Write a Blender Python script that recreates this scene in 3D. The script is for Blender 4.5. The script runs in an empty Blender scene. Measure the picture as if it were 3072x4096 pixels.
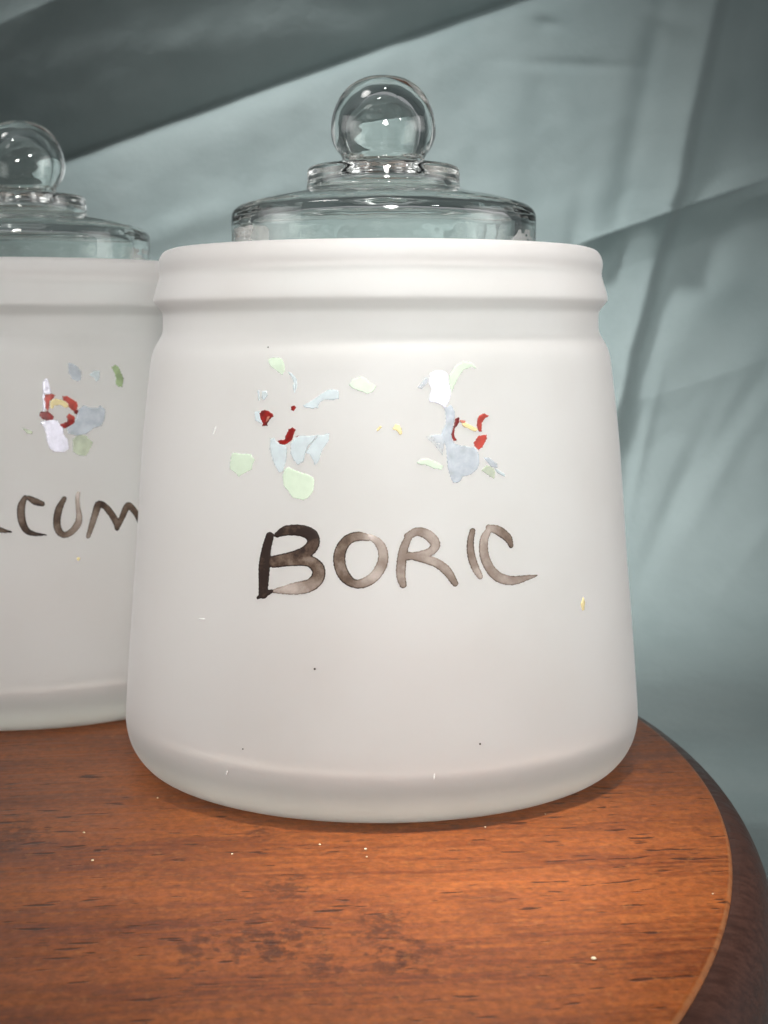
import bpy, math
import numpy as np
from mathutils import Matrix, Vector
sc = bpy.context.scene
COL = sc.collection

# ------------------------------------------------------------------ camera, light, exposure
def rad(a): return math.radians(a)
PITCH, ROLL = 0.1206, -0.003
F = Vector((0, math.cos(PITCH), -math.sin(PITCH)))
U0 = Vector((0, math.sin(PITCH), math.cos(PITCH))); R0 = Vector((1, 0, 0))
RV = R0*math.cos(ROLL) + U0*math.sin(ROLL); UV = U0*math.cos(ROLL) - R0*math.sin(ROLL)
cd = bpy.data.cameras.new('camera'); cam = bpy.data.objects.new('camera', cd); COL.objects.link(cam)
M = Matrix((RV, UV, -F)).transposed().to_4x4(); M.translation = Vector((0, -.38, .1085)); cam.matrix_world = M
cd.sensor_fit = 'HORIZONTAL'; cd.sensor_width = 36; cd.lens = 36*6022/3072
cd.clip_start = .01; cd.clip_end = 20
cd.dof.use_dof = True; cd.dof.focus_distance = .322; cd.dof.aperture_fstop = 46
sc.camera = cam
w = bpy.data.worlds.new('World'); sc.world = w; w.use_nodes = True
w.node_tree.nodes['Background'].inputs[0].default_value = (.95, .97, 1, 1)
w.node_tree.nodes['Background'].inputs[1].default_value = .30
sc.view_settings.view_transform = 'Standard'; sc.view_settings.look = 'None'
sc.view_settings.exposure = 0; sc.view_settings.gamma = 1
sc.cycles.max_bounces = 24; sc.cycles.diffuse_bounces = 8; sc.cycles.glossy_bounces = 8
sc.cycles.transmission_bounces = 18; sc.cycles.transparent_max_bounces = 16
sc.cycles.caustics_reflective = True; sc.cycles.caustics_refractive = True; sc.cycles.blur_glossy = .6
sc.cycles.sample_clamp_indirect = 3
def lamp(name, kind, loc, target, energy, color=(1, 1, 1), size=.1, sizey=None, cone=None, blend=1):
    l = bpy.data.lights.new(name, kind); l.energy = energy; l.color = color
    if kind == 'AREA':
        l.shape = 'RECTANGLE'; l.size = size; l.size_y = sizey or size
    else:
        l.shadow_soft_size = size; l.spot_size = rad(cone); l.spot_blend = blend
    o = bpy.data.objects.new(name, l); COL.objects.link(o); o.location = loc
    o.rotation_euler = (Vector(target)-Vector(loc)).to_track_quat('-Z', 'Y').to_euler()
    return o
WARM = (1, .97, .94)
lamp('ceiling_lamp', 'SPOT', (-.46, -.14, .95), (.04, .03, .07), 20, WARM, .15, cone=20)
lamp('added_lid_spot', 'SPOT', (-.46, -.14, .95), (-.03, .0, .172), 80, (1, 1, 1), .13, cone=4.6)  # extra beam from the ceiling lamp's place, added to put highlights on the lid
lamp('added_left_lid_spot', 'SPOT', (-.46, -.14, .95), (-.118, .07, .160), 50, (1, 1, 1), .13, cone=5)  # another added beam, for highlights on the left lid
lamp('added_lid_front_spot', 'SPOT', (-.16, -.62, 1.1), (-.005, 0, .170), 80, (1, 1, 1), .12, cone=4.4)  # unseen spot added for a highlight on the lid's shoulder
lamp('right_lamp', 'SPOT', (.62, -.80, .50), (.0, 0, .166), 60, (1, 1, 1), .07, cone=4)
lamp('added_cloth_spot', 'SPOT', (-.46, -.14, .95), (.0, .37, .12), 230, (1, 1, 1), .15, cone=13)  # added narrow beam that brightens the cloth but not its corners
lamp('front_fill', 'SPOT', (.10, -1.15, .36), (0, 0, .056), 94, WARM, .13, cone=14)  # added front fill on the jar; soft cone leaves the frame edges darker
lamp('front_fill_left', 'SPOT', (.10, -1.15, .36), (-.10, .05, .075), 74, WARM, .13, cone=10.5)  # added front fill for the left jar
lamp('front_fill_low', 'SPOT', (.10, -1.15, .36), (0, 0, .024), 74, WARM, .13, cone=5.5)  # added fill to lift the foot of the front jar
lamp('front_fill_cloth', 'SPOT', (.10, -1.15, .36), (.04, .38, .17), 90, (.97, 1, 1), .13, cone=10)  # added fill on the upper cloth
lamp('front_fill_right', 'SPOT', (.10, -1.15, .36), (.125, .38, .04), 175, (.97, 1, 1), .13, cone=6)  # added fill on the cloth at the right
lamp('board_fill', 'SPOT', (.08, -.17, 1.05), (.018, -.090, 0), 160, WARM, .06, cone=8)  # unseen overhead spot added to brighten the middle of the board
for sx, pw in ((-1, .32), (1, .32)):
    p = lamp('side_fill_panel', 'AREA', (sx*.80, -.10, .24), (0, .0, .10), pw, (1, .99, .97), .62, .42); p.data.spread = rad(50)  # unseen panels added on both sides to brighten glass edges and jar sides

# ------------------------------------------------------------------ node helpers
class NT:
    def __init__(s, name):
        s.m = bpy.data.materials.new(name); s.m.use_nodes = True; s.t = s.m.node_tree
        s.n = s.t.nodes; s.bsdf = s.n['Principled BSDF']; s.out = s.n['Material Output']
    def node(s, typ, **kw):
        nd = s.n.new(typ)
        for k, v in kw.items(): setattr(nd, k, v)
        return nd
    def link(s, a, b): s.t.links.new(a, b)
    def val(s, sock, v):
        if hasattr(v, 'is_linked') or hasattr(v, 'links'): s.link(v, sock)
        else: sock.default_value = v
    def math(s, op, a, b=0.0, c=None, clamp=False):
        nd = s.node('ShaderNodeMath', operation=op, use_clamp=clamp); s.val(nd.inputs[0], a); s.val(nd.inputs[1], b)
        if c is not None: s.val(nd.inputs[2], c)
        return nd.outputs[0]
    def mix(s, fac, a, b, mode='MIX'):
        nd = s.node('ShaderNodeMix', data_type='RGBA', blend_type=mode); s.val(nd.inputs[0], fac)
        s.val(nd.inputs[6], (*a, 1) if isinstance(a, tuple) and len(a) == 3 else a)
        s.val(nd.inputs[7], (*b, 1) if isinstance(b, tuple) and len(b) == 3 else b)
        return nd.outputs[2]
    def noise(s, vec, scale, detail=3, rough=.5, dist=0):
        nd = s.node('ShaderNodeTexNoise'); s.link(vec, nd.inputs['Vector']); nd.inputs['Scale'].default_value = scale
        nd.inputs['Detail'].default_value = detail; nd.inputs['Roughness'].default_value = rough
        nd.inputs['Distortion'].default_value = dist; return nd.outputs['Fac']
    def remap(s, v, a, b, c=0, d=1, smooth=True):
        nd = s.node('ShaderNodeMapRange'); nd.interpolation_type = 'SMOOTHSTEP' if smooth else 'LINEAR'
        s.link(v, nd.inputs[0])
        for i, x in enumerate((a, b, c, d)): nd.inputs[i+1].default_value = x
        return nd.outputs[0]
    def coords(s, kind='Object', loc=(0, 0, 0), rot=(0, 0, 0), scale=(1, 1, 1)):
        tc = s.node('ShaderNodeTexCoord'); mp = s.node('ShaderNodeMapping'); s.link(tc.outputs[kind], mp.inputs[0])
        mp.inputs[1].default_value = loc; mp.inputs[2].default_value = rot; mp.inputs[3].default_value = scale
        return mp.outputs[0]
    def attr(s, name):
        nd = s.node('ShaderNodeAttribute'); nd.attribute_name = name; return nd
    def bump(s, h, strength, dist):
        nd = s.node('ShaderNodeBump'); nd.inputs['Strength'].default_value = strength; nd.inputs['Distance'].default_value = dist
        s.link(h, nd.inputs['Height']); return nd.outputs[0]
    def set(s, **kw):
        for k, v in kw.items():
            key = k.replace('_', ' ')
            s.val(s.bsdf.inputs[key], (*v, 1) if isinstance(v, tuple) and len(v) == 3 and key.endswith('Color') else v)

# frosted glass: a matt, milky skin that reflects some of the light and passes the rest on
REFR = .54
def frosted():
    n = NT('frosted_glass'); v = n.coords()
    sep = n.node('ShaderNodeSeparateXYZ'); n.link(v, sep.inputs[0]); z = sep.outputs[2]
    thick = n.remap(z, .0125, .0035, 0, 1)                        # solid glass foot, greener where it is thick
    c = n.mix(thick, (.955, .925, .905), (.93, .965, .90))
    bl = n.mix(n.remap(n.noise(v, 34, 4, .6), .3, .7), (.955, .945, .935), (1.02, 1.02, 1.02))
    c = n.mix(1.0, c, bl, 'MULTIPLY')
    spk = n.remap(n.noise(v, 900, 1), .74, .8, 0, .25); c = n.mix(spk, c, (.97, .97, .95))
    d = n.node('ShaderNodeBsdfDiffuse'); n.link(c, d.inputs[0])
    t = n.node('ShaderNodeBsdfTranslucent'); n.link(c, t.inputs[0])
    g = n.node('ShaderNodeBsdfGlossy'); g.inputs[0].default_value = (1, 1, 1, 1); g.inputs['Roughness'].default_value = .55
    m1 = n.node('ShaderNodeMixShader'); n.link(n.math('ADD', n.math('MULTIPLY', thick, .18), .42), m1.inputs[0]); n.link(d.outputs[0], m1.inputs[1]); n.link(t.outputs[0], m1.inputs[2])
    fr = n.node('ShaderNodeFresnel'); fr.inputs[0].default_value = 1.3
    fm = n.math('MULTIPLY', fr.outputs[0], .5)
    rf = n.node('ShaderNodeBsdfRefraction'); rf.inputs['Roughness'].default_value = .45; rf.inputs['IOR'].default_value = 1.45
    rf.inputs[0].default_value = (.99, .995, .985, 1)
    m3 = n.node('ShaderNodeMixShader')
    band = n.math('MULTIPLY', n.remap(z, .0035, .0085, 0, 1), n.remap(z, .0085, .0190, 1, 0))
    n.link(n.math('ADD', n.math('MULTIPLY', band, .07), n.remap(z, .0095, .0030, REFR, .10)), m3.inputs[0]); n.link(m1.outputs[0], m3.inputs[1]); n.link(rf.outputs[0], m3.inputs[2]); m1 = m3
    m2 = n.node('ShaderNodeMixShader'); n.link(fm, m2.inputs[0]); n.link(m1.outputs[0], m2.inputs[1]); n.link(g.outputs[0], m2.inputs[2])
    n.link(m2.outputs[0], n.out.inputs[0]); return n.m
def clear_glass():
    n = NT('clear_glass'); v = n.coords()
    n.set(Base_Color=(.96, .992, .975), Roughness=.01, IOR=1.38, Transmission_Weight=1.0)
    n.link(n.bump(n.noise(v, 110, 2), .35, .0006), n.bsdf.inputs['Normal'])
    return n.m
def inner_glass():
    n = NT('smooth_inner_glass'); n.set(Base_Color=(.95, .98, .96), Roughness=.3, IOR=1.45, Transmission_Weight=1.0); return n.m
BC = (-.20956, -.02371)
STAINS = [(-0.0248, -0.1215, 0.006), (-0.0161, -0.1203, 0.0055), (-0.0201, -0.1259, 0.005), (-0.0192, -0.095, 0.0055), (-0.001, -0.1166, 0.0065), (0.0062, -0.1276, 0.005), (-0.0, -0.1315, 0.004), (-0.0341, -0.1249, 0.005), (-0.0796, -0.0656, 0.008), (-0.0108, -0.1333, 0.004), (-0.0272, -0.0634, 0.004)]
def wood(name, side=False):
    n = NT(name); v = n.coords(rot=(0, 0, rad(-5))); v0 = n.coords()
    vw = n.node('ShaderNodeVectorMath', operation='ADD'); n.link(v, vw.inputs[0])
    nn = n.node('ShaderNodeTexNoise'); n.link(v, nn.inputs[0]); nn.inputs['Scale'].default_value = 14
    sc_ = n.node('ShaderNodeVectorMath', operation='SCALE'); n.link(nn.outputs['Color'], sc_.inputs[0]); sc_.inputs['Scale'].default_value = .004
    n.link(sc_.outputs[0], vw.inputs[1]); v = vw.outputs[0]
    def st(sx, sy, sz=60):
        mp = n.node('ShaderNodeMapping'); n.link(v, mp.inputs[0]); mp.inputs[3].default_value = (sx, sy, sz); return mp.outputs[0]
    broad = n.noise(st(9, 60), 1, 4, .6); fine = n.noise(st(50, 620, 620), 1, 4, .65); blot = n.noise(st(24, 40), 1, 4, .6, 1.2)
    c = n.mix(n.remap(broad, .3, .7), (.185, .042, .011), (.385, .108, .027))
    c = n.mix(n.remap(fine, .35, .72, 0, .6), c, (.50, .165, .048))
    c = n.mix(n.remap(blot, .56, .74, 0, .55), c, (.15, .036, .012))
    p1 = n.noise(st(125, 520, 520), 1, 1.5, .5); zone = n.noise(st(22, 55), 1, 2, .5)
    thr = n.remap(zone, .3, .7, .07, -.02)
    pore = n.remap(n.math('SUBTRACT', p1, thr), .625, .69, 0, .85)
    p2 = n.noise(st(330, 1000, 1000), 1, 1, .5); pore2 = n.remap(p2, .66, .76, 0, .5)
    c = n.mix(pore, c, (.045, .010, .005)); c = n.mix(pore2, c, (.06, .015, .007)); c = n.mix(1.0, c, n.remap(n.noise(st(500, 420), 1, 4, .75), .3, .7, .72, 1.25), 'MULTIPLY')
    for (bx, by, br) in STAINS:
        mp = n.node('ShaderNodeMapping'); n.link(v0, mp.inputs[0]); mp.inputs[1].default_value = (-(bx-BC[0])*1.0, -(by-BC[1]), 0)
        sq = n.node('ShaderNodeVectorMath', operation='MULTIPLY'); n.link(mp.outputs[0], sq.inputs[0]); sq.inputs[1].default_value = (.62/br, .30/br, 0)
        ln_ = n.node('ShaderNodeVectorMath', operation='LENGTH'); n.link(sq.outputs[0], ln_.inputs[0])
        dd_ = n.math('ADD', ln_.outputs['Value'], n.math('MULTIPLY', n.noise(st(300, 260), 1, 3, .7), 2.4))
        c = n.mix(n.remap(dd_, 1.75, 1.15, 0, .72), c, (.085, .022, .009))
    kn = n.noise(st(75, 170), 1, 3, .7); c = n.mix(n.remap(kn, .68, .76, 0, .65), c, (.06, .016, .008))
    mott = n.noise(st(420, 330), 1, 3, .7); c = n.mix(n.remap(mott, .55, .72, 0, .35), c, (.56, .23, .08))
    c = n.mix(1.0, c, (.50, .455, .34), 'MULTIPLY')
    n.set(Base_Color=c, Roughness=n.remap(fine, .3, .7, .30, .44), Specular_IOR_Level=.22)
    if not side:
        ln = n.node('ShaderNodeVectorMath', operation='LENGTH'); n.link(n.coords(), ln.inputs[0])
        wear_glint = n.math('MULTIPLY', n.remap(ln.outputs['Value'], .28682-.0010, .28682-.0006), n.remap(n.noise(n.coords(), 300, 3, .7), .3, .6, .1, .7))  # worn paler rim, with the bevel's highlight painted into the colour as well
        n.link(n.mix(wear_glint, c, (.20, .085, .035)), n.bsdf.inputs['Base Color'])
    h = n.math('SUBTRACT', n.math('MULTIPLY', fine, .5), pore)
    n.link(n.bump(h, .35, .00012), n.bsdf.inputs['Normal'])
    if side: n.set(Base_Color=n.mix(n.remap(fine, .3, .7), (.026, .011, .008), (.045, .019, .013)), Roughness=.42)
    return n.m
def cloth_mat():
    n = NT('sage_cotton_cloth'); v = n.coords()
    a = n.noise(v, 9, 4); b = n.noise(v, 38, 4, .6)
    c = n.mix(n.remap(a, .3, .7), (.155, .200, .198), (.185, .226, .222))
    c = n.mix(n.remap(b, .35, .7, 0, .35), c, (.21, .255, .25))
    wx = n.node('ShaderNodeTexWave', wave_type='BANDS', bands_direction='X'); n.link(v, wx.inputs[0]); wx.inputs['Scale'].default_value = 420
    wz = n.node('ShaderNodeTexWave', wave_type='BANDS', bands_direction='Z'); n.link(v, wz.inputs[0]); wz.inputs['Scale'].default_value = 420
    wv = n.math('ADD', wx.outputs[1], wz.outputs[1])
    h = n.math('ADD', n.math('MULTIPLY', wv, .02), n.math('MULTIPLY', n.noise(v, 75, 5, .65), 1.4))
    n.set(Base_Color=c, Roughness=.75, Sheen_Weight=.05)
    n.link(n.bump(h, .3, .002), n.bsdf.inputs['Normal']); return n.m
def paint(name, col, rough=.5, spec=.25, through=.0, mottled=.06, pearl=False):
    n = NT(name); v = n.coords()
    k = n.remap(n.noise(v, 420, 3, .6), .3, .7, 1-mottled, 1+mottled)
    e = n.remap(n.attr('edge').outputs['Fac'], 0, .25, 1.10 if not pearl else 1.0, 1)
    c = n.mix(1.0, tuple(.68*x for x in col), n.math('MULTIPLY', k, e), 'MULTIPLY')
    n.set(Base_Color=c, Roughness=rough, Specular_IOR_Level=spec)
    n.link(n.bump(n.noise(v, 700 if pearl else 900, 3), .6 if pearl else .25, .0004 if pearl else .0001), n.bsdf.inputs['Normal'])
    if through:
        tr = n.node('ShaderNodeBsdfTransparent'); mx = n.node('ShaderNodeMixShader')
        f = n.math('MULTIPLY', n.remap(n.noise(v, 260, 3, .6), .35, .7, .4, 1.6), through, clamp=True)
        n.link(f, mx.inputs[0]); n.link(n.bsdf.outputs[0], mx.inputs[1]); n.link(tr.outputs[0], mx.inputs[2]); n.link(mx.outputs[0], n.out.inputs[0])
    return n.m
def ink():
    n = NT('brown_glass_paint'); v = n.coords()
    d = n.attr('paint_load').outputs['Fac']; e = n.attr('edge').outputs['Fac']
    dn = n.math('MULTIPLY', d, n.remap(n.noise(v, 260, 5, .7), .25, .75, .72, 1.3), clamp=True)
    pool = n.math('MULTIPLY', n.remap(e, .03, .34, 1, 0), .75)
    rp = n.node('ShaderNodeValToRGB'); cr = rp.color_ramp
    cr.elements[0].position = 0; cr.elements[0].color = (.44, .40, .375, 1); cr.elements[1].position = 1; cr.elements[1].color = (.014, .008, .006, 1)
    for p, c in ((.3, (.25, .215, .19)), (.5, (.15, .12, .10)), (.75, (.070, .048, .034)), (.9, (.036, .022, .015))):
        el = cr.elements.new(p); el.color = (*c, 1)
    n.link(n.math('ADD', n.math('MULTIPLY', dn, 1.12), n.math('MULTIPLY', pool, d), clamp=True), rp.inputs[0])
    n.set(Base_Color=rp.outputs[0], Roughness=.65, Specular_IOR_Level=.15)
    n.link(n.bump(n.noise(v, 600, 3), .25, .0001), n.bsdf.inputs['Normal']); return n.m

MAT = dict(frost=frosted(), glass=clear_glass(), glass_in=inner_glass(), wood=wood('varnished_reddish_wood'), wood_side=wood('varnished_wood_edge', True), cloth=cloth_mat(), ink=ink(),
    green=paint('pale_green_paint', (.50, .59, .47), mottled=.05), palegreen=paint('thin_pale_green_paint', (0.441, 0.497, 0.371), through=.25),
    olive=paint('olive_green_paint', (0.252, 0.329, 0.182), mottled=.2), blue=paint('pale_blue_paint', (.48, .545, .565), through=.12),
    faint=paint('thin_blue_grey_paint', (.50, .54, .58), through=.62), faint2=paint('worn_blue_grey_paint', (.43, .475, .525), through=.25, mottled=.1),
    pearl=paint('pearly_white_paint', (.70, .70, .80), rough=.22, mottled=.1, pearl=True),
    red=paint('dark_red_paint', (.17, .006, .004), rough=.35, mottled=.5), rose=paint('rosy_red_paint', (.33, .045, .032), rough=.4, mottled=.3),
    pink=paint('flaked_pink_paint', (0.406, 0.14, 0.098), mottled=.2), yellow=paint('cream_yellow_paint', (0.63, 0.532, 0.28), mottled=.1),
    speck=paint('dark_brown_stain', (.06, .045, .035)), chalk=paint('white_scratch', (.8, .8, .78), mottled=.03),
    crumb=paint('cream_crumb', (.75, .66, .45)), thread=paint('black_lint', (.01, .012, .015)))

# ------------------------------------------------------------------ mesh helpers
def mesh_obj(name, verts, faces, mat, parent=None, smooth=True, attrs=None, link=True):
    me = bpy.data.meshes.new(name); me.from_pydata([tuple(map(float, p)) for p in verts], [], [tuple(map(int, f)) for f in faces])
    me.materials.append(mat)
    if smooth: me.polygons.foreach_set('use_smooth', [True]*len(me.polygons))
    for k, a in (attrs or {}).items():
        at = me.attributes.new(k, 'FLOAT', 'POINT'); at.data.foreach_set('value', np.asarray(a, np.float32))
    me.update(); o = bpy.data.objects.new(name, me); COL.objects.link(o)
    if parent: o.parent = parent
    return o
def empty(name, loc, label, cat, group=None):
    o = bpy.data.objects.new(name, None); COL.objects.link(o); o.location = loc; o.empty_display_size = .02
    o['label'] = label; o['category'] = cat
    if group: o['group'] = group
    return o
def crom(pts, n=6):
    P = np.asarray(pts, float)
    if len(P) < 3: return P
    Q = np.vstack([2*P[0]-P[1], P, 2*P[-1]-P[-2]]); out = []
    for i in range(1, len(Q)-2):
        for t in np.arange(n)/n:
            a, b, c, d = Q[i-1], Q[i], Q[i+1], Q[i+2]
            out.append(.5*((2*b)+(-a+c)*t+(2*a-5*b+4*c-d)*t*t+(-a+3*b-3*c+d)*t**3))
    out.append(P[-1]); return np.array(out)
def lathe(name, prof, mat, parent, seg=160, close_start=False, close_end=False, wob=0):
    """prof: (r, z) in mm, revolved about the thing's own axis; ends on the axis where asked."""
    prof = np.asarray(prof, float)/1000; th = np.arange(seg)*2*math.pi/seg
    V = []; Fc = []; idx = []
    for i, (r, z) in enumerate(prof):
        if r < 1e-7: idx.append([len(V)]*seg); V.append((0, 0, z))
        else:
            rr = r*(1+wob*np.sin(2*th+z*60)); idx.append(list(range(len(V), len(V)+seg)))
            V += [(a*math.cos(t), a*math.sin(t), z) for a, t in zip(rr, th)]
    for i in range(len(prof)-1):
        for j in range(seg):
            k = (j+1) % seg; q = [idx[i][j], idx[i][k], idx[i+1][k], idx[i+1][j]]
            u = [];
            for x in q:
                if x not in u: u.append(x)
            if len(u) > 2: Fc.append(u)
    return mesh_obj(name, V, Fc, mat, parent)

# ------------------------------------------------------------------ the jars
OUT = [(0, 1.6), (40, 1.6), (50, 1.2), (53.5, .15), (56.7, 0), (58.6, .45), (61.0, 1.9), (63.1, 4.5), (64.5, 7.6), (65.15, 11.2), (65.1, 14), (64.75, 19),
       (63.9, 29.5), (62.9, 41), (61.8, 52.8), (60.7, 67), (59.5, 81.5), (58.4, 91), (57.5, 98), (57.1, 101), (56.4, 103.6), (55.3, 105.7), (54.35, 107.4), (54.05, 109),
       (54.0, 111.6), (54.25, 112.8), (55.1, 114.0), (56.0, 115.2), (56.1, 116.1), (55.7, 117.8), (55.15, 119.6), (54.65, 121.6), (54.85, 123.4), (54.8, 124.8), (54.3, 126.2), (53.3, 127.4), (51.6, 128.0)]
TOPR = [(51.6, 128.0), (49, 128.2), (45, 128.25), (40, 128.25), (36.5, 128.2), (35.2, 127.8), (34.8, 126.8)]
INN = [(34.8, 126.8), (35.6, 125.0), (39, 124.4), (47, 124.0), (50.6, 123.4), (51.6, 122), (51.3, 119.8), (52.6, 117.5), (53.0, 116), (51.2, 113.6), (50.6, 112), (50.6, 109.5), (51.4, 106.5), (53.2, 103.8), (54, 100), (55.5, 88), (57.6, 66), (59.6, 42), (61.4, 20), (61.2, 15.5), (59, 11.2), (54, 8.9), (46, 8.0), (0, 7.6)]
def smooth_prof(p, n=4):
    q = crom(p, n); q[:, 0] = np.maximum(q[:, 0], 0); return q
pr = np.vstack([smooth_prof(OUT), smooth_prof(TOPR)[1:], smooth_prof(INN)[1:]])
OP = np.array(OUT[4:]); 
def r_out(z): return np.interp(z, OP[:, 1], OP[:, 0])

def polysdf(P, poly):
    poly = np.asarray(poly, float); n = len(poly); d = np.full(P.shape[:2], 1e9); ins = np.zeros(P.shape[:2], bool)
    for i in range(n):
        a, b = poly[i], poly[(i+1) % n]; ab = b-a; ap = P-a
        t = np.clip((ap@ab)/max(ab@ab, 1e-12), 0, 1); d = np.minimum(d, np.linalg.norm(ap-t[..., None]*ab, axis=-1))
        c = (a[1] > P[..., 1]) != (b[1] > P[..., 1])
        with np.errstate(divide='ignore', invalid='ignore'):
            x = (b[0]-a[0])*(P[..., 1]-a[1])/(b[1]-a[1])+a[0]
        ins ^= c & (P[..., 0] < x)
    return np.where(ins, -d, d)
def strokesdf(P, strokes):
    best = np.full(P.shape[:2], 1e9); dens = np.zeros(P.shape[:2]); wsum = np.zeros(P.shape[:2])
    for st in strokes:
        s = crom(st, 5); sb = np.full(P.shape[:2], 1e9); sd = np.zeros(P.shape[:2])
        for i in range(len(s)-1):
            a, b = s[i], s[i+1]; ab = b[:2]-a[:2]; ap = P-a[:2]
            t = np.clip((ap@ab)/max(ab@ab, 1e-12), 0, 1); q = np.linalg.norm(ap-t[..., None]*ab, axis=-1)-(a[2]+t*(b[2]-a[2]))/2
            m = q < sb; sb = np.where(m, q, sb); sd = np.where(m, a[3]+t*(b[3]-a[3]), sd)
        wt = np.clip(-sb+.05, 1e-4, 9)**2; dens += sd*wt; wsum += wt; best = np.minimum(best, sb)
    return best, dens/wsum
def vnoise(P, s, seed):
    x = P[..., 0]*s+seed*3.7; y = P[..., 1]*s+seed*1.3
    return (np.sin(x*1.7+np.sin(y*2.3)*1.4)+np.sin(y*2.9+np.sin(x*1.9+seed)*1.6)+np.sin((x+y)*4.1+seed)*.5)/2.5
def patch(name, kind, data, mat, parent, lift, thick, cell, seed=0, ragged=.0):
    """a thin layer of paint lying on the curved side of a jar; u runs round it, v up it, in mm"""
    pts = np.array([p[:2] for p in (data if kind == 'poly' else [q for st in data for q in st])]); pad = .5 if kind == 'poly' else 1.6
    x0, y0 = pts.min(0)-pad; x1, y1 = pts.max(0)+pad
    X, Y = np.meshgrid(np.arange(x0, x1+cell, cell), np.arange(y0, y1+cell, cell), indexing='ij'); P = np.stack([X, Y], -1)
    def f(P):
        if kind == 'poly': s = polysdf(P, data); d = s*0+1
        else: s, d = strokesdf(P, data)
        return s+ragged*vnoise(P, 2.6, seed)+ragged*.5*vnoise(P, 7.5, seed+2), d
    s, d = f(P); gx, gy = np.gradient(s, cell); g = np.stack([gx, gy], -1); g /= np.maximum(np.linalg.norm(g, axis=-1, keepdims=True), .3)
    out = (s > 0)[..., None]; P2 = np.where(out, P-g*np.minimum(s, cell*1.5)[..., None], P); s2 = np.minimum(s, 0)
    ins = s < 0; cellin = (ins[:-1, :-1] | ins[1:, :-1] | ins[:-1, 1:] | ins[1:, 1:])
    ii, jj = np.where(cellin); m = {}; V = []; E = []; D = []; Fc = []
    def vid(i, j):
        if (i, j) not in m:
            u, v = P2[i, j]; e = -s2[i, j]; prof = 1-math.exp(-e/.12) if kind == 'poly' else (1-math.exp(-e/.25))
            h = lift+thick*prof-(.0 if e > 0 else lift+.02)
            r = (r_out(v)+h)/1000; th = u/58
            m[(i, j)] = len(V); V.append((r*math.sin(th), -r*math.cos(th), v/1000)); E.append(min(e, 1.)); D.append(d[i, j])
        return m[(i, j)]
    for i, j in zip(ii, jj): Fc.append([vid(i, j), vid(i+1, j), vid(i+1, j+1), vid(i, j+1)])
    return mesh_obj(name, V, Fc, mat, parent, attrs=dict(edge=E, paint_load=D))

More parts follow.
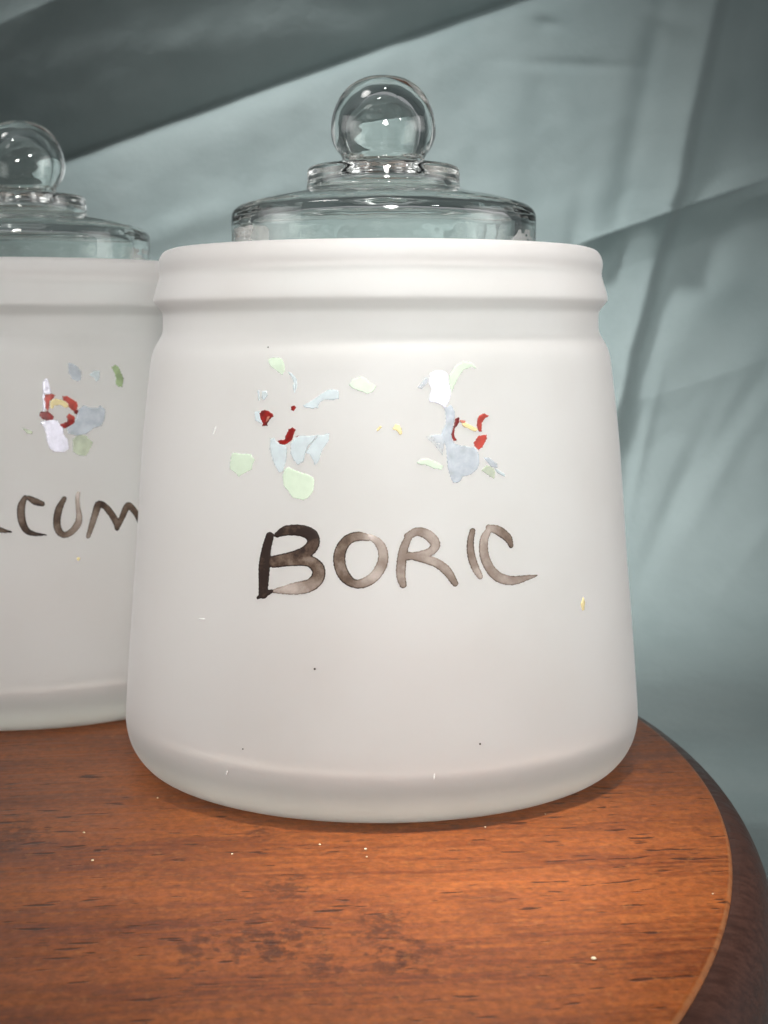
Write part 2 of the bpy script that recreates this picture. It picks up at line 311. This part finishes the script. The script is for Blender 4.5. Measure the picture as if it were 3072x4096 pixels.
FLAKES_BORIC = [
 ('green',[(-25.91,102.34),(-23.93,102.67),(-22.22,102.45),(-21.48,101.01),(-21.29,99.88),(-21.97,98.74),(-23.04,99.41),(-24.14,100.08),(-25.16,100.76)]),
 ('blue',[(-20.76,99.66),(-19.47,99.12),(-18.43,97.87),(-18.23,96.52),(-18.81,94.93),(-19.35,96.05),(-19.15,97.41),(-19.94,98.53)]),
 ('blue',[(-26.74,95.28),(-25.53,95.44),(-25.26,94.39),(-26.1,93.33),(-26.82,93.91)]),
 ('blue',[(-27.94,95.49),(-27.45,95.5),(-27.11,93.32),(-27.48,93.22)]),
 ('red',[(-27.16,90.49),(-26.51,91.14),(-25.09,91.17),(-23.87,90.56),(-23.48,89.88),(-24.33,89.41),(-24.95,88.49),(-24.92,87.81),(-26.32,87.77),(-26.09,88.46),(-26.76,89.13)]),
 ('pink',[(-25.13,89.89),(-24.31,90.0),(-24.57,89.09),(-25.46,88.34),(-25.3,89.16)]),
 ('blue',[(-28.36,90.83),(-27.02,90.95),(-26.34,88.23),(-27.97,88.87)]),
 ('red',[(-19.59,92.08),(-18.81,92.36),(-18.31,91.91),(-18.91,91.09),(-19.56,91.35)]),
 ('blue',[(-16.88,92.38),(-14.91,93.39),(-13.06,94.67),(-11.21,95.75),(-9.36,95.76),(-8.89,95.22),(-8.96,93.79),(-10.24,93.52),(-12.1,93.64),(-13.24,92.73),(-13.45,91.83),(-14.86,91.68),(-16.53,91.94)]),
 ('green',[(-6.85,96.8),(-5.94,97.92),(-4.35,98.59),(-3.43,98.36),(-2.06,97.24),(-0.8,96.48),(-1.38,95.45),(-2.74,94.78),(-4.33,95.46),(-6.15,96.13)]),
 ('red',[(-22.44,84.69),(-20.87,84.95),(-20.42,86.09),(-19.88,87.24),(-19.03,87.66),(-18.19,87.13),(-18.73,86.13),(-19.02,84.99),(-19.87,84.3),(-20.82,83.82),(-21.91,84.02)]),
 ('red',[(-18.42,85.59),(-17.53,85.97),(-17.89,85.33)]),
 ('blue',[(-24.11,85.1),(-23.27,85.35),(-22.83,84.68),(-21.81,84.03),(-20.57,83.74),(-20.05,82.94),(-20.22,80.67),(-20.89,78.15),(-21.86,77.89),(-22.88,79.45),(-23.69,81.48),(-24.15,82.83)]),
 ('blue',[(-18.46,85.46),(-17.05,85.93),(-15.4,85.83),(-13.31,86.13),(-14.21,84.86),(-15.56,83.48),(-15.99,82.12),(-16.32,80.31),(-17.58,79.6),(-18.54,80.71),(-19.3,82.05),(-19.27,83.86)]),
 ('blue',[(-13.31,85.99),(-11.93,86.23),(-10.76,86.69),(-10.86,84.9),(-11.88,83.54),(-12.53,82.18),(-12.96,80.6),(-13.86,79.46),(-14.34,80.8),(-15.05,81.92),(-15.99,82.26),(-14.66,84.4)]),
 ('green',[(-33.77,81.56),(-32.87,81.83),(-31.61,81.56),(-28.88,81.67),(-27.66,80.43),(-28.25,79.26),(-28.33,78.34),(-30.33,77.33),(-31.68,76.48),(-32.84,77.44),(-34.19,78.07),(-34.1,79.93)]),
 ('green',[(-20.56,78.62),(-19.61,79.19),(-18.5,78.54),(-15.91,77.83),(-14.28,77.19),(-13.86,76.3),(-14.1,74.03),(-15.13,72.65),(-16.27,72.07),(-18.61,72.54),(-19.83,74.09),(-20.67,74.98),(-21.01,77.01)]),
 ('yellow',[(-0.81,87.4),(-0.05,88.16),(0.35,87.85),(-0.27,87.18),(-0.81,86.87)]),
 ('yellow',[(2.53,87.52),(3.2,88.5),(3.96,88.27),(4.53,87.37),(4.61,86.26),(3.94,86.13),(3.63,86.93),(2.92,87.16)]),
 ('pearl',[(10.36,97.4),(10.87,99.1),(12.12,99.72),(13.4,99.84),(14.79,99.06),(14.87,97.35),(15.16,96.0),(15.24,94.42),(14.71,92.86),(13.83,91.75),(13.15,92.34),(12.0,92.89),(10.39,93.14),(10.66,94.71),(11.15,95.82),(10.62,96.72)]),
 ('faint',[(7.93,96.08),(9.59,98.3),(10.52,98.52),(10.25,96.95),(8.84,95.84)]),
 ('green',[(15.16,96.0),(15.11,98.7),(16.58,100.71),(18.4,101.73),(20.37,101.44),(22.08,99.61),(20.53,100.44),(18.48,99.79),(17.17,98.23),(16.38,96.66),(15.6,95.09)]),
 ('faint2',[(13.83,91.75),(15.26,92.31),(16.07,91.03),(16.11,89.68),(15.47,87.44),(15.25,85.2),(15.91,84.06),(17.77,83.56),(20.16,83.27),(21.16,81.88),(21.23,79.6),(20.46,78.27),(19.24,77.4),(17.57,77.01),(16.38,75.69),(15.22,75.72),(14.56,77.1),(14.14,78.91),(13.97,81.63),(13.81,83.88),(12.7,85.25),(12.97,86.59),(13.96,88.37),(14.01,90.17)]),
 ('faint',[(9.3,85.75),(11.81,86.16),(12.96,86.14),(13.6,84.33),(13.05,81.65),(11.3,83.93)]),
 ('red',[(16.11,89.46),(17.07,89.75),(17.03,88.76),(16.03,87.43),(15.75,86.09),(16.39,84.5),(15.46,84.74),(15.05,86.1),(15.56,87.44)]),
 ('pink',[(17.05,89.21),(18.47,88.96),(18.21,88.29),(17.26,88.53)]),
 ('yellow',[(17.5,88.53),(18.46,88.51),(20.12,87.7),(21.31,87.08),(20.55,86.51),(19.12,87.14),(17.7,87.76)]),
 ('rose',[(21.17,89.12),(21.56,90.11),(22.99,90.44),(23.97,89.87),(22.93,89.31),(22.13,88.42),(22.03,86.61),(21.38,86.4),(20.95,87.77)]),
 ('rose',[(21.35,85.72),(23.25,85.89),(23.3,84.98),(22.11,83.21),(21.19,82.56),(20.17,83.49),(19.95,84.18)]),
 ('green',[(7.41,80.18),(8.31,80.93),(9.88,81.04),(11.67,80.33),(13.24,79.39),(12.77,78.59),(11.19,78.89),(9.41,79.69),(7.85,79.85)]),
 ('palegreen',[(21.53,78.23),(22.94,79.31),(24.66,78.56),(24.86,77.18),(24.58,76.19),(23.6,76.78),(22.39,77.65)]),
 ('blue',[(24.66,78.56),(25.16,78.45),(27.32,77.07),(27.14,76.53),(25.38,77.43)]),
 ('faint2',[(22.25,80.93),(23.49,80.89),(25.45,79.44),(25.42,78.53),(23.92,78.82)]),
 ('yellow',[(48.13,47.97),(48.69,46.73),(48.16,44.9),(47.49,44.89),(47.14,46.42)]),
 ('speck',[(-12.99,35.88),(-13.11,35.65),(-13.36,35.64),(-13.49,35.85),(-13.37,36.09),(-13.13,36.11)]),
 ('speck',[(-28.18,16.95),(-28.28,16.76),(-28.49,16.72),(-28.61,16.88),(-28.51,17.07),(-28.3,17.11)]),
 ('speck',[(19.84,18.95),(19.71,18.74),(19.47,18.77),(19.35,18.99),(19.47,19.2),(19.71,19.19)]),
 ('speck',[(-26.05,104.76),(-26.1,104.6),(-26.31,104.6),(-26.48,104.75),(-26.44,104.91),(-26.22,104.92)]),
 ('chalk',[(-39.69,85.42),(-39.36,86.41),(-38.8,87.35),(-38.64,87.31),(-38.98,86.32),(-39.44,85.36)]),
 ('chalk',[(-41.16,44.25),(-40.33,44.43),(-39.5,44.43),(-39.5,44.31),(-40.31,44.14),(-41.15,44.06)]),
 ('chalk',[(-32.59,10.36),(-32.41,10.93),(-32.05,11.46),(-31.93,11.43),(-32.11,10.87),(-32.4,10.32)]),
 ('chalk',[(10.05,12.01),(10.03,12.62),(10.17,13.21),(10.28,13.19),(10.28,12.58),(10.21,11.98)]),
]
FLAKES_TALCUM = [
 ('faint2',[(24.35,100.01),(25.56,99.7),(27.04,98.77),(27.91,97.55),(27.69,95.14),(26.81,94.85),(25.3,95.48),(24.33,97.3)]),
 ('blue',[(30.06,96.76),(31.41,97.65),(33.19,97.62),(32.85,95.34),(31.83,94.6),(31.29,95.98),(30.34,96.15)]),
 ('olive',[(36.6,98.48),(37.87,99.22),(38.85,98.59),(39.4,97.05),(40.13,95.49),(39.38,93.05),(38.36,93.23),(37.4,94.02),(37.71,95.55),(37.33,97.09)]),
 ('pearl',[(17.31,94.7),(18.09,95.74),(18.68,95.73),(19.19,93.77),(19.55,91.67),(17.34,91.71)]),
 ('pearl',[(17.19,91.71),(17.78,91.7),(18.15,89.9),(17.76,87.51),(17.16,86.92)]),
 ('rose',[(17.44,90.51),(17.92,91.4),(19.41,91.82),(20.57,91.35),(19.94,90.46),(19.03,89.88),(18.81,88.09),(18.33,87.2),(17.78,88.1),(17.83,89.3)]),
 ('red',[(18.33,87.2),(19.18,86.43),(20.01,85.51),(19.4,84.77),(17.94,84.66),(17.09,85.12),(16.11,86.04),(16.58,87.08),(17.74,87.06)]),
 ('yellow',[(18.98,88.68),(19.33,90.02),(20.53,90.45),(22.0,90.12),(23.45,89.34),(24.06,88.27),(23.08,87.84),(21.64,88.78),(20.15,88.51),(19.82,87.77),(19.09,87.93)]),
 ('rose',[(22.34,91.02),(23.55,91.15),(25.01,90.21),(26.18,89.43),(26.41,88.22),(25.74,87.03),(24.83,87.05),(23.98,87.97),(23.75,89.18),(22.59,89.96)]),
 ('red',[(25.13,87.04),(26.06,87.47),(26.97,87.3),(26.73,86.46),(25.98,85.99),(25.25,86.38)]),
 ('red',[(21.25,83.68),(22.28,83.8),(23.19,84.23),(23.53,84.97),(25.33,85.23),(25.27,84.02),(24.32,83.14),(22.66,82.44),(21.65,82.77)]),
 ('rose',[(23.11,85.59),(23.9,86.47),(25.35,85.53),(25.37,84.77),(23.65,84.52)]),
 ('pearl',[(16.33,84.24),(18.24,84.8),(20.57,84.9),(21.39,83.53),(22.22,82.6),(22.14,80.8),(23.26,79.56),(23.44,76.83),(21.95,76.13),(19.64,76.35),(18.53,77.29),(17.75,79.71),(17.79,80.91),(17.02,83.33)]),
 ('faint2',[(26.36,87.31),(27.96,88.48),(29.77,87.82),(31.66,87.77),(32.65,88.35),(33.85,87.09),(33.5,84.67),(32.57,82.87),(30.34,82.34),(28.41,80.9),(25.67,80.38),(23.33,81.06),(23.11,82.58),(25.27,84.02)]),
 ('palegreen',[(24.44,79.52),(26.3,80.97),(28.08,80.3),(29.96,78.4),(28.79,76.32),(27.81,74.85),(26.02,75.07),(24.44,76.19)]),
 ('palegreen',[(11.56,82.98),(12.98,82.51),(14.39,81.89),(14.22,81.14),(12.94,81.32)]),
 ('yellow',[(24.45,47.94),(25.13,47.52),(24.63,46.81),(24.07,47.22)]),
]
LETTERS_BORIC = [
 [[(-23.6,63.99,1.89,0.95),(-24.32,61.29,2.19,0.95),(-24.71,57.59,2.66,0.9),(-24.8,53.91,2.38,0.95),(-24.82,51.38,2.18,1)],[(-26.03,50.46,0.67,1),(-24.57,51.26,1.32,1),(-22.9,52.11,0.84,1)],[(-22.01,64.39,1.22,0.9),(-19.88,65.4,2.23,0.9),(-16.62,65.53,2.56,0.85),(-14.33,64.57,2.8,0.85),(-14.03,62.67,2.8,0.8),(-15.63,60.89,2.72,0.75),(-18.82,59.66,2.39,0.7),(-22.59,58.55,2.63,0.8)],[(-22.58,58.36,2.35,0.8),(-18.35,59.09,2.57,0.7),(-14.7,59.02,2.53,0.65),(-12.89,57.49,2.87,0.7),(-12.95,55.45,2.78,0.6),(-14.62,53.79,2.79,0.5),(-17.77,52.96,2.65,0.3),(-22.33,52.15,0.93,0.35)]],
 [[(-2.57,64.32,1.5,0.25),(-4.64,64.58,2.03,0.5),(-6.81,63.74,2.21,0.6),(-8.23,61.46,2.48,0.6),(-8.43,58.75,2.57,0.6),(-7.41,56.05,2.47,0.6),(-5.47,54.46,1.94,0.6),(-3.34,54.66,2.11,0.45),(-1.21,56.11,2.19,0.3),(0.29,58.82,2.2,0.4),(0.43,61.3,2.02,0.35),(-0.55,63.33,1.76,0.3),(-2.27,64.59,1.15,0.1)]],
 [[(5.61,64.26,1.59,0.4),(4.6,61.71,1.85,0.42),(4.14,58.78,2.02,0.42),(4.04,56.07,1.93,0.42),(4.45,54.17,1.49,0.5)],[(5.49,64.54,1.59,0.4),(7.45,65.49,1.86,0.42),(9.63,64.76,2.23,0.38),(11.15,62.91,2.15,0.4),(10.46,61.35,1.87,0.4),(8.26,60.6,1.6,0.38),(5.01,60.12,1.59,0.4)],[(5.66,60.47,1.5,0.4),(8.69,59.68,1.86,0.4),(11.3,58.7,1.96,0.42),(13.48,56.93,1.98,0.4),(15.21,54.13,1.44,0.45)]],
 [[(19.23,65.17,1.39,0.5),(18.7,62.83,1.56,0.5),(18.82,60.09,1.75,0.45),(19.63,57.31,1.75,0.38),(20.65,55.33,1.3,0.3)]],
 [[(28.1,61.57,1.27,0.6),(27.39,63.23,1.94,0.55),(25.18,64.98,2.1,0.5),(22.89,65.81,1.32,0.35)],[(22.97,65.34,1.41,0.3),(21.78,63.12,1.96,0.35),(21.73,59.93,2.15,0.38),(22.94,56.87,2.16,0.4),(25.06,54.75,2.19,0.42),(28.05,53.86,2.04,0.42),(31.48,54.11,1.3,0.4),(34.54,54.42,0.31,0.4)]],
]
LETTERS_TALCUM = [
 [[(4.07,65.0,1.45,0.8),(3.59,61.41,1.74,0.8),(3.67,57.82,1.74,0.8),(4.76,56.37,1.62,0.8),(5.86,55.84,1.38,0.8),(8.28,55.34,0.46,0.85)]],
 [[(16.04,62.62,1.51,0.8),(14.38,63.28,1.91,0.75),(12.74,64.38,1.16,0.75)],[(11.96,64.49,1.16,0.75),(11.07,62.48,1.91,0.75),(10.84,60.08,2.02,0.75),(11.21,57.36,1.9,0.75),(12.34,55.38,1.67,0.75),(14.12,54.62,1.15,0.75),(16.88,54.24,0.29,0.8)]],
 [[(21.68,63.75,1.29,0.65),(20.21,60.94,1.87,0.7),(19.61,57.95,1.92,0.7),(19.86,55.52,1.86,0.7),(21.08,54.09,1.69,0.65),(22.94,54.59,1.76,0.5),(24.75,56.61,1.83,0.45),(25.27,58.56,1.63,0.4),(25.1,61.3,1.25,0.3),(25.02,63.43,1.19,0.25),(25.32,65.0,1.07,0.15)]],
 [[(27.36,53.25,1.13,0.5),(28.44,56.23,1.62,0.5),(29.49,59.21,1.81,0.6),(30.52,61.65,2.0,0.75),(32.11,61.18,1.77,0.7),(33.84,58.91,1.85,0.7),(35.1,56.35,1.8,0.75),(35.2,54.86,1.37,0.8)],[(35.22,55.11,1.43,0.8),(36.78,57.76,1.69,0.7),(38.6,60.77,1.91,0.8),(40.34,59.33,1.8,0.75),(41.85,56.71,1.81,0.75),(42.57,53.83,1.61,0.75),(42.72,52.1,1.28,0.75)]],
]

WORD = dict(green='pale green paint flake', palegreen='thin yellowish green paint flake', olive='olive green paint flake', blue='pale blue paint flake', faint='faint blue grey paint flake',
            faint2='worn blue grey paint flake', pearl='pearly white paint flake', red='dark red paint flake', rose='rosy red paint flake', pink='flaked pink paint', yellow='cream yellow paint flake')
AX1 = (-.0007, 0, 0); AX2 = (-.108, .078, 0)
def jar(loc, label, flakes, letters, chars, rot=0):
    t = empty('glass_jar', loc, label, 'jar', 'frosted glass jars on the wooden board')
    b = lathe('jar_body', pr, MAT['frost'], t, seg=200); b.data.materials.append(MAT['glass_in'])
    k0 = (len(smooth_prof(OUT))+len(smooth_prof(TOPR))-2)*200
    mi = np.zeros(len(b.data.polygons), np.int32); mi[k0-200:] = 1; b.data.polygons.foreach_set('material_index', mi)
    for i, (c, poly) in enumerate(flakes):
        nm = 'stain_speck' if c == 'speck' else 'scratch' if c == 'chalk' else 'paint_flake'
        big = len(poly) > 6
        o = patch(nm, 'poly', poly, MAT[c], t, .02+.03*(i % 7), .06 if nm == 'paint_flake' else .03, .09 if nm != 'paint_flake' else .13, i, .11 if nm == 'paint_flake' and big else .02)
        if c in WORD: o['label'] = WORD[c]
    for ch, st in zip(chars, letters):
        o = patch('letter', 'stroke', st, MAT['ink'], t, .03, .09, .2, 5, .06); o['label'] = 'brown painted letter '+ch
    return t
LOW = [(0, 0), (37.5, 128.4), (37.7, 128.9), (37.75, 132), (37.75, 135.4), (37.5, 136.9), (36.7, 138.0), (35, 138.9), (31, 140.1), (26, 141.2), (22, 141.9), (20.3, 142.4)]
MID = [(20.3, 142.4), (19.3, 143.0), (18.95, 143.9), (18.9, 145.5), (18.8, 147.3), (18.3, 148.1), (17, 148.5), (13.5, 148.9), (11.3, 149.1), (10.4, 149.5)]
KNOB = [(10.4, 149.5), (10.2, 150.1), (10.35, 150.9), (11.2, 152.0), (12.2, 153.6), (12.85, 155.6), (12.95, 157.4), (12.6, 160.3), (11.6, 163.4), (9.9, 166.2), (7.4, 168.5), (4.2, 169.9), (0, 170.4)]
KIN = [(0, 166.2), (3, 165.8), (6, 164.0), (8.2, 161.2), (9.1, 158), (8.9, 155), (8.0, 152.5), (7.0, 150.6), (6.8, 149.0)]
MIN = [(6.8, 149.0), (7.6, 147.4), (10, 146.2), (13.5, 145.5), (14.9, 144.6), (15.3, 142.5), (16, 140.6)]
LIN = [(16, 140.6), (19, 139.6), (26, 138.2), (31, 136.6), (32.6, 134.6), (32.4, 131), (31.8, 125), (31.7, 121.2), (32.8, 120.8), (33.8, 121.4), (34, 125), (34.1, 127.6), (34.4, 128.4), (35.4, 128.45), (37.2, 128.38)]
def lid(loc, label, rot):
    t = empty('jar_lid', (loc[0], loc[1], .1283), label, 'lid', 'clear glass lids on the jars')
    base = np.array([0, 128.3])
    def L(name, *parts):
        V = []; 
        bm_v = []; bm_f = []
        for p in parts:
            q = smooth_prof(np.array(p)-base, 5)/1000; th = np.arange(128)*2*math.pi/128; rows = []
            for r, z in q:
                if r < 1e-6: rows.append([len(bm_v)]*128); bm_v.append((0, 0, z))
                else: rows.append(list(range(len(bm_v), len(bm_v)+128))); bm_v += [(r*math.cos(a), r*math.sin(a), z) for a in th]
            for i in range(len(rows)-1):
                for j in range(128):
                    k = (j+1) % 128; u = []
                    for x in (rows[i][j], rows[i][k], rows[i+1][k], rows[i+1][j]):
                        if x not in u: u.append(x)
                    if len(u) > 2: bm_f.append(u)
        o = mesh_obj(name, bm_v, bm_f, MAT['glass'], t); return o
    L('knob', KNOB, KIN); L('collar', MID, MIN); L('cover', [(37.2, 128.38)]+LOW[1:], LIN)
    t.rotation_euler = (0, 0, rot); return t

jar(AX1, 'frosted white glass jar hand lettered BORIC in brown, in front', FLAKES_BORIC, LETTERS_BORIC, 'BORIC')
lid((.0001, 0, 0), 'clear glass lid with ball knob on the jar lettered BORIC', 0)
jar(AX2, 'frosted white glass jar standing farther back at left, cut by the picture edge', FLAKES_TALCUM, LETTERS_TALCUM, 'LCUM')
lid(AX2, 'clear glass lid with ball knob on the left jar, cut by the picture edge', 1.0)

# ------------------------------------------------------------------ wooden board
BC = (-.20956, -.02371); RB = .28682
bd = empty('wooden_board', (BC[0], BC[1], 0), 'round reddish brown wooden board with rounded edge under both jars', 'board')
NS = 360
def ring(prof, name, mat, cap_first=False):
    th = np.arange(NS)*2*math.pi/NS; V = []; Fc = []
    for r, z in prof: V += [(r*math.cos(a), r*math.sin(a), z) for a in th]
    for i in range(len(prof)-1):
        for j in range(NS):
            k = (j+1) % NS; Fc.append((i*NS+j, i*NS+k, (i+1)*NS+k, (i+1)*NS+j))
    if cap_first: Fc.append(tuple(range(NS)))
    return mesh_obj(name, V, Fc, mat, bd, smooth=True)
e = .0009
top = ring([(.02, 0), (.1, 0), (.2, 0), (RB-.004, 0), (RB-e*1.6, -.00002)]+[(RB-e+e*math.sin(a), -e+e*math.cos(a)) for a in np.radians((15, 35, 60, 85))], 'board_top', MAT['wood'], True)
sp = [(RB, -e)]+[(RB+.0095*math.sin(a), -e-.016*(1-math.cos(a))) for a in np.radians(np.linspace(6, 72, 12))]
rl, zl = sp[-1]; sp += [(rl+.0025, zl-.008), (rl+.004, zl-.016), (rl+.004, -.040), (rl+.002, -.0435), (rl-.004, -.0445), (.05, -.0445)]
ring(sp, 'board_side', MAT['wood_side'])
# one larger cream crumb and the fine pale dust on the wood
def blob(name, x, y, z, r, mat, seed, flat=.5):
    rng = np.random.default_rng(seed); V = []; Fc = []
    for i in range(5):
        a = math.pi*i/4
        for j in range(8):
            b = 2*math.pi*j/8; k = r*(1+rng.uniform(-.2, .2)); V.append((k*math.sin(a)*math.cos(b), k*.8*math.sin(a)*math.sin(b), k*flat*math.cos(a)))
    for i in range(4):
        for j in range(8): k = (j+1) % 8; Fc.append((i*8+j, i*8+k, (i+1)*8+k, (i+1)*8+j))
    o = mesh_obj(name, V, Fc, mat); o.location = (x, y, z); return o
c = blob('crumb', 0.0361, -0.1304, .0003, .00048, MAT['crumb'], 1); c['label'] = 'largest cream crumb lying on the bare wood towards the right'; c['category'] = 'crumb'
DUST = [(-0.0655, -0.0632, 0.3), (-0.0603, -0.0806, 0.35), (-0.0399, -0.0411, 0.2), (-0.0531, -0.039, 0.22), (-0.0319, -0.0771, 0.25), (-0.0138, -0.0714, 0.3), (-0.0041, -0.0742, 0.32), (-0.0038, -0.079, 0.22), (0.0361, -0.0516, 0.16), (0.022, -0.0604, 0.18), (0.0633, -0.1001, 0.22)]
dV = []; dF = []
for i, (x, y, r) in enumerate(DUST):
    o = blob('dust_grain', x, y, .0001, r/1000, MAT['crumb'], i+9); b = len(dV)
    dV += [tuple(v.co+o.location) for v in o.data.vertices]; dF += [[b+k for k in p.vertices] for p in o.data.polygons]
    bpy.data.objects.remove(o)
ds = mesh_obj('dust', dV, dF, MAT['crumb']); ds['kind'] = 'stuff'; ds['label'] = 'fine pale dust grains scattered on the wooden board'; ds['category'] = 'dust'

# ------------------------------------------------------------------ cloth: hangs behind, sweeps down under the board
def sstep(a, b, x):
    t = np.clip((x-a)/(b-a), 0, 1); return t*t*(3-2*t)
nx, ns = 760, 700
def packed(lo, a, b, hi, n):   # fine between a and b, coarse outside
    k = int(n*.8); l = (n-k)//2; return np.concatenate([np.linspace(lo, a, l, endpoint=False), np.linspace(a, b, k, endpoint=False), np.linspace(b, hi, n-k-l)])
xs = packed(-.62, -.24, .24, .62, nx); ss = packed(-.62, -.10, .31, .62, ns)        # s: height up the hanging part, negative = out along the table
Xg, Sg = np.meshgrid(xs, ss, indexing='ij')
def px(x): return (x-829)/4395.
def pz(y): return .0188+(1106-y)/4395.
def softmax0(x, k): return np.logaddexp(0, x*k)/k
H = np.zeros_like(Xg)
# long crease rising to the right; above it the cloth bellies forward and hangs over
lz = pz(335)+(Xg-px(140))*.338
dd = Sg-lz
H += -.0045*np.exp(-(dd/.010)**2)*0
H += np.where(dd > 0, .006*(1-np.exp(-dd/.005))+.50*dd, .26*(1-np.exp(dd/.03))*.03+.010*(1-np.exp(dd/.0035)))
H += .012*np.exp(-np.abs(dd+.004)/.006)*0
# second crease above it
lz2 = pz(95)+(Xg-px(0))*.40
d2 = Sg-lz2; H += np.where(d2 > 0, -.10*d2-.002*(1-np.exp(-d2/.006)), 0)
# the bellied part fades out towards the right
# standing ridge down the right side
rx = np.interp(Sg, [pz(y) for y in (2200, 1400, 911, 766, 683, 600, 518, 455, 414, 290, 153, 12, -300)], [px(x) for x in (1180, 1280, 1330, 1357, 1382, 1403, 1423, 1432, 1448, 1469, 1498, 1527, 1600)])
dr = Xg-rx
fade = sstep(pz(1250), pz(800), Sg)*.75+.25
H += fade*np.where(dr < 0, .013*np.exp(-(dr/.0125)**2), .013*np.exp(-(dr/.0065)**2))
H += -.003*fade*np.exp(-((dr+.020)/.008)**2)
# cross crease on the right
cz = pz(520)+(Xg-px(1270))*.345+.010*np.sin((Xg-px(1270))*30)*0
dc = Sg-cz; on = sstep(px(1225), px(1290), Xg)
H += on*np.where(dc > 0, .004*np.exp(-dc/.012), .006-.020*(1-np.exp(dc/.014))+.16*np.clip(-dc-.02, 0, .07))
# right of the ridge the cloth turns away above the cross crease
H += -.30*np.clip(dr-.004, 0, .2)*sstep(-.01, .01, dc)
# small soft wrinkles
def bumpg(x, y, sx, sy, a, h):
    u = (Xg-px(x))*4395; v = -(Sg-pz(y))*4395; c, s = math.cos(a), math.sin(a)
    return h*np.exp(-((u*c+v*s)/sx)**2-((-u*s+v*c)/sy)**2)
for q in [(1180, 60, 30, 14, .2, -.002), (1250, 150, 130, 14, .05, -.0014), (1000, 640, 120, 26, -.5, .002), (1100, 330, 50, 220, .1, .002), (1230, 620, 20, 200, .15, -.002),
          (1500, 700, 60, 260, .55, .004), (1560, 1050, 30, 220, .45, .003), (1450, 1150, 24, 260, .4, -.003), (1620, 900, 30, 260, .5, -.003), (1500, 1450, 60, 60, 0, .002), (420, 480, 200, 30, -.35, .002),
          (700, 600, 26, 180, .3, .0015), (500, 100, 260, 46, -.12, .002), (900, 60, 200, 46, .2, -.0015), (600, 250, 160, 60, -.3, .002), (1450, 60, 60, 26, .6, .003), (1620, 1250, 20, 160, .6, .002), (1400, 980, 14, 160, .2, .0015)]: H += bumpg(*q)
def n2(s, seed): 
    r = np.random.default_rng(seed); o = 0
    for k in range(14):
        a = r.uniform(0, 6.3); f = s*r.uniform(.6, 1.5); o = o+np.sin((Xg*math.cos(a)+Sg*math.sin(a))*f+r.uniform(0, 6.3)+1.3*np.sin(Xg*f*.5*math.sin(a)+Sg*f*.4))
    return o/14
H += .0028*n2(34, 3)+.0016*n2(95, 5)+.0007*n2(240, 8)
# sweep: height s above -.03 hangs at y = Y0, below it turns onto the table
Y0, ZT, RS = .39, -.0475, .13
bend = ZT+RS
ang = np.clip((bend-Sg)/RS, 0, math.pi/2); run = np.clip(bend-Sg-RS*math.pi/2, 0, 9)
Yb = Y0-RS*(1-np.cos(ang))-run; Zb = np.where(Sg > bend, Sg, bend-RS*np.sin(ang))
damp = 1-.97*sstep(0, math.pi/2, ang); H += (1-damp)*.03*0
ny = -np.cos(ang); nz = np.sin(ang)
Hc = H*damp; lim = Hc+sstep(.5, 1.5, ang)*(.0016*n2(60, 21)+.0010*n2(130, 22))
Vx = np.stack([Xg, Yb+ny*lim, Zb+nz*lim], -1).reshape(-1, 3)
I, J = np.meshgrid(np.arange(nx-1), np.arange(ns-1), indexing='ij'); b0 = (I*ns+J).ravel()
FF = np.stack([b0, b0+ns, b0+ns+1, b0+1], -1)
me = bpy.data.meshes.new('draped_cloth'); me.vertices.add(len(Vx)); me.vertices.foreach_set('co', Vx.ravel())
me.loops.add(FF.size); me.loops.foreach_set('vertex_index', FF.ravel()); me.polygons.add(len(FF))
me.polygons.foreach_set('loop_start', np.arange(len(FF))*4); me.polygons.foreach_set('loop_total', np.full(len(FF), 4)); me.polygons.foreach_set('use_smooth', np.ones(len(FF), bool))
me.update(calc_edges=True); me.materials.append(MAT['cloth'])
cl = bpy.data.objects.new('draped_cloth', me); COL.objects.link(cl)
cl['label'] = 'creased grey green cloth hanging behind the jars and spread under the board'; cl['category'] = 'cloth'
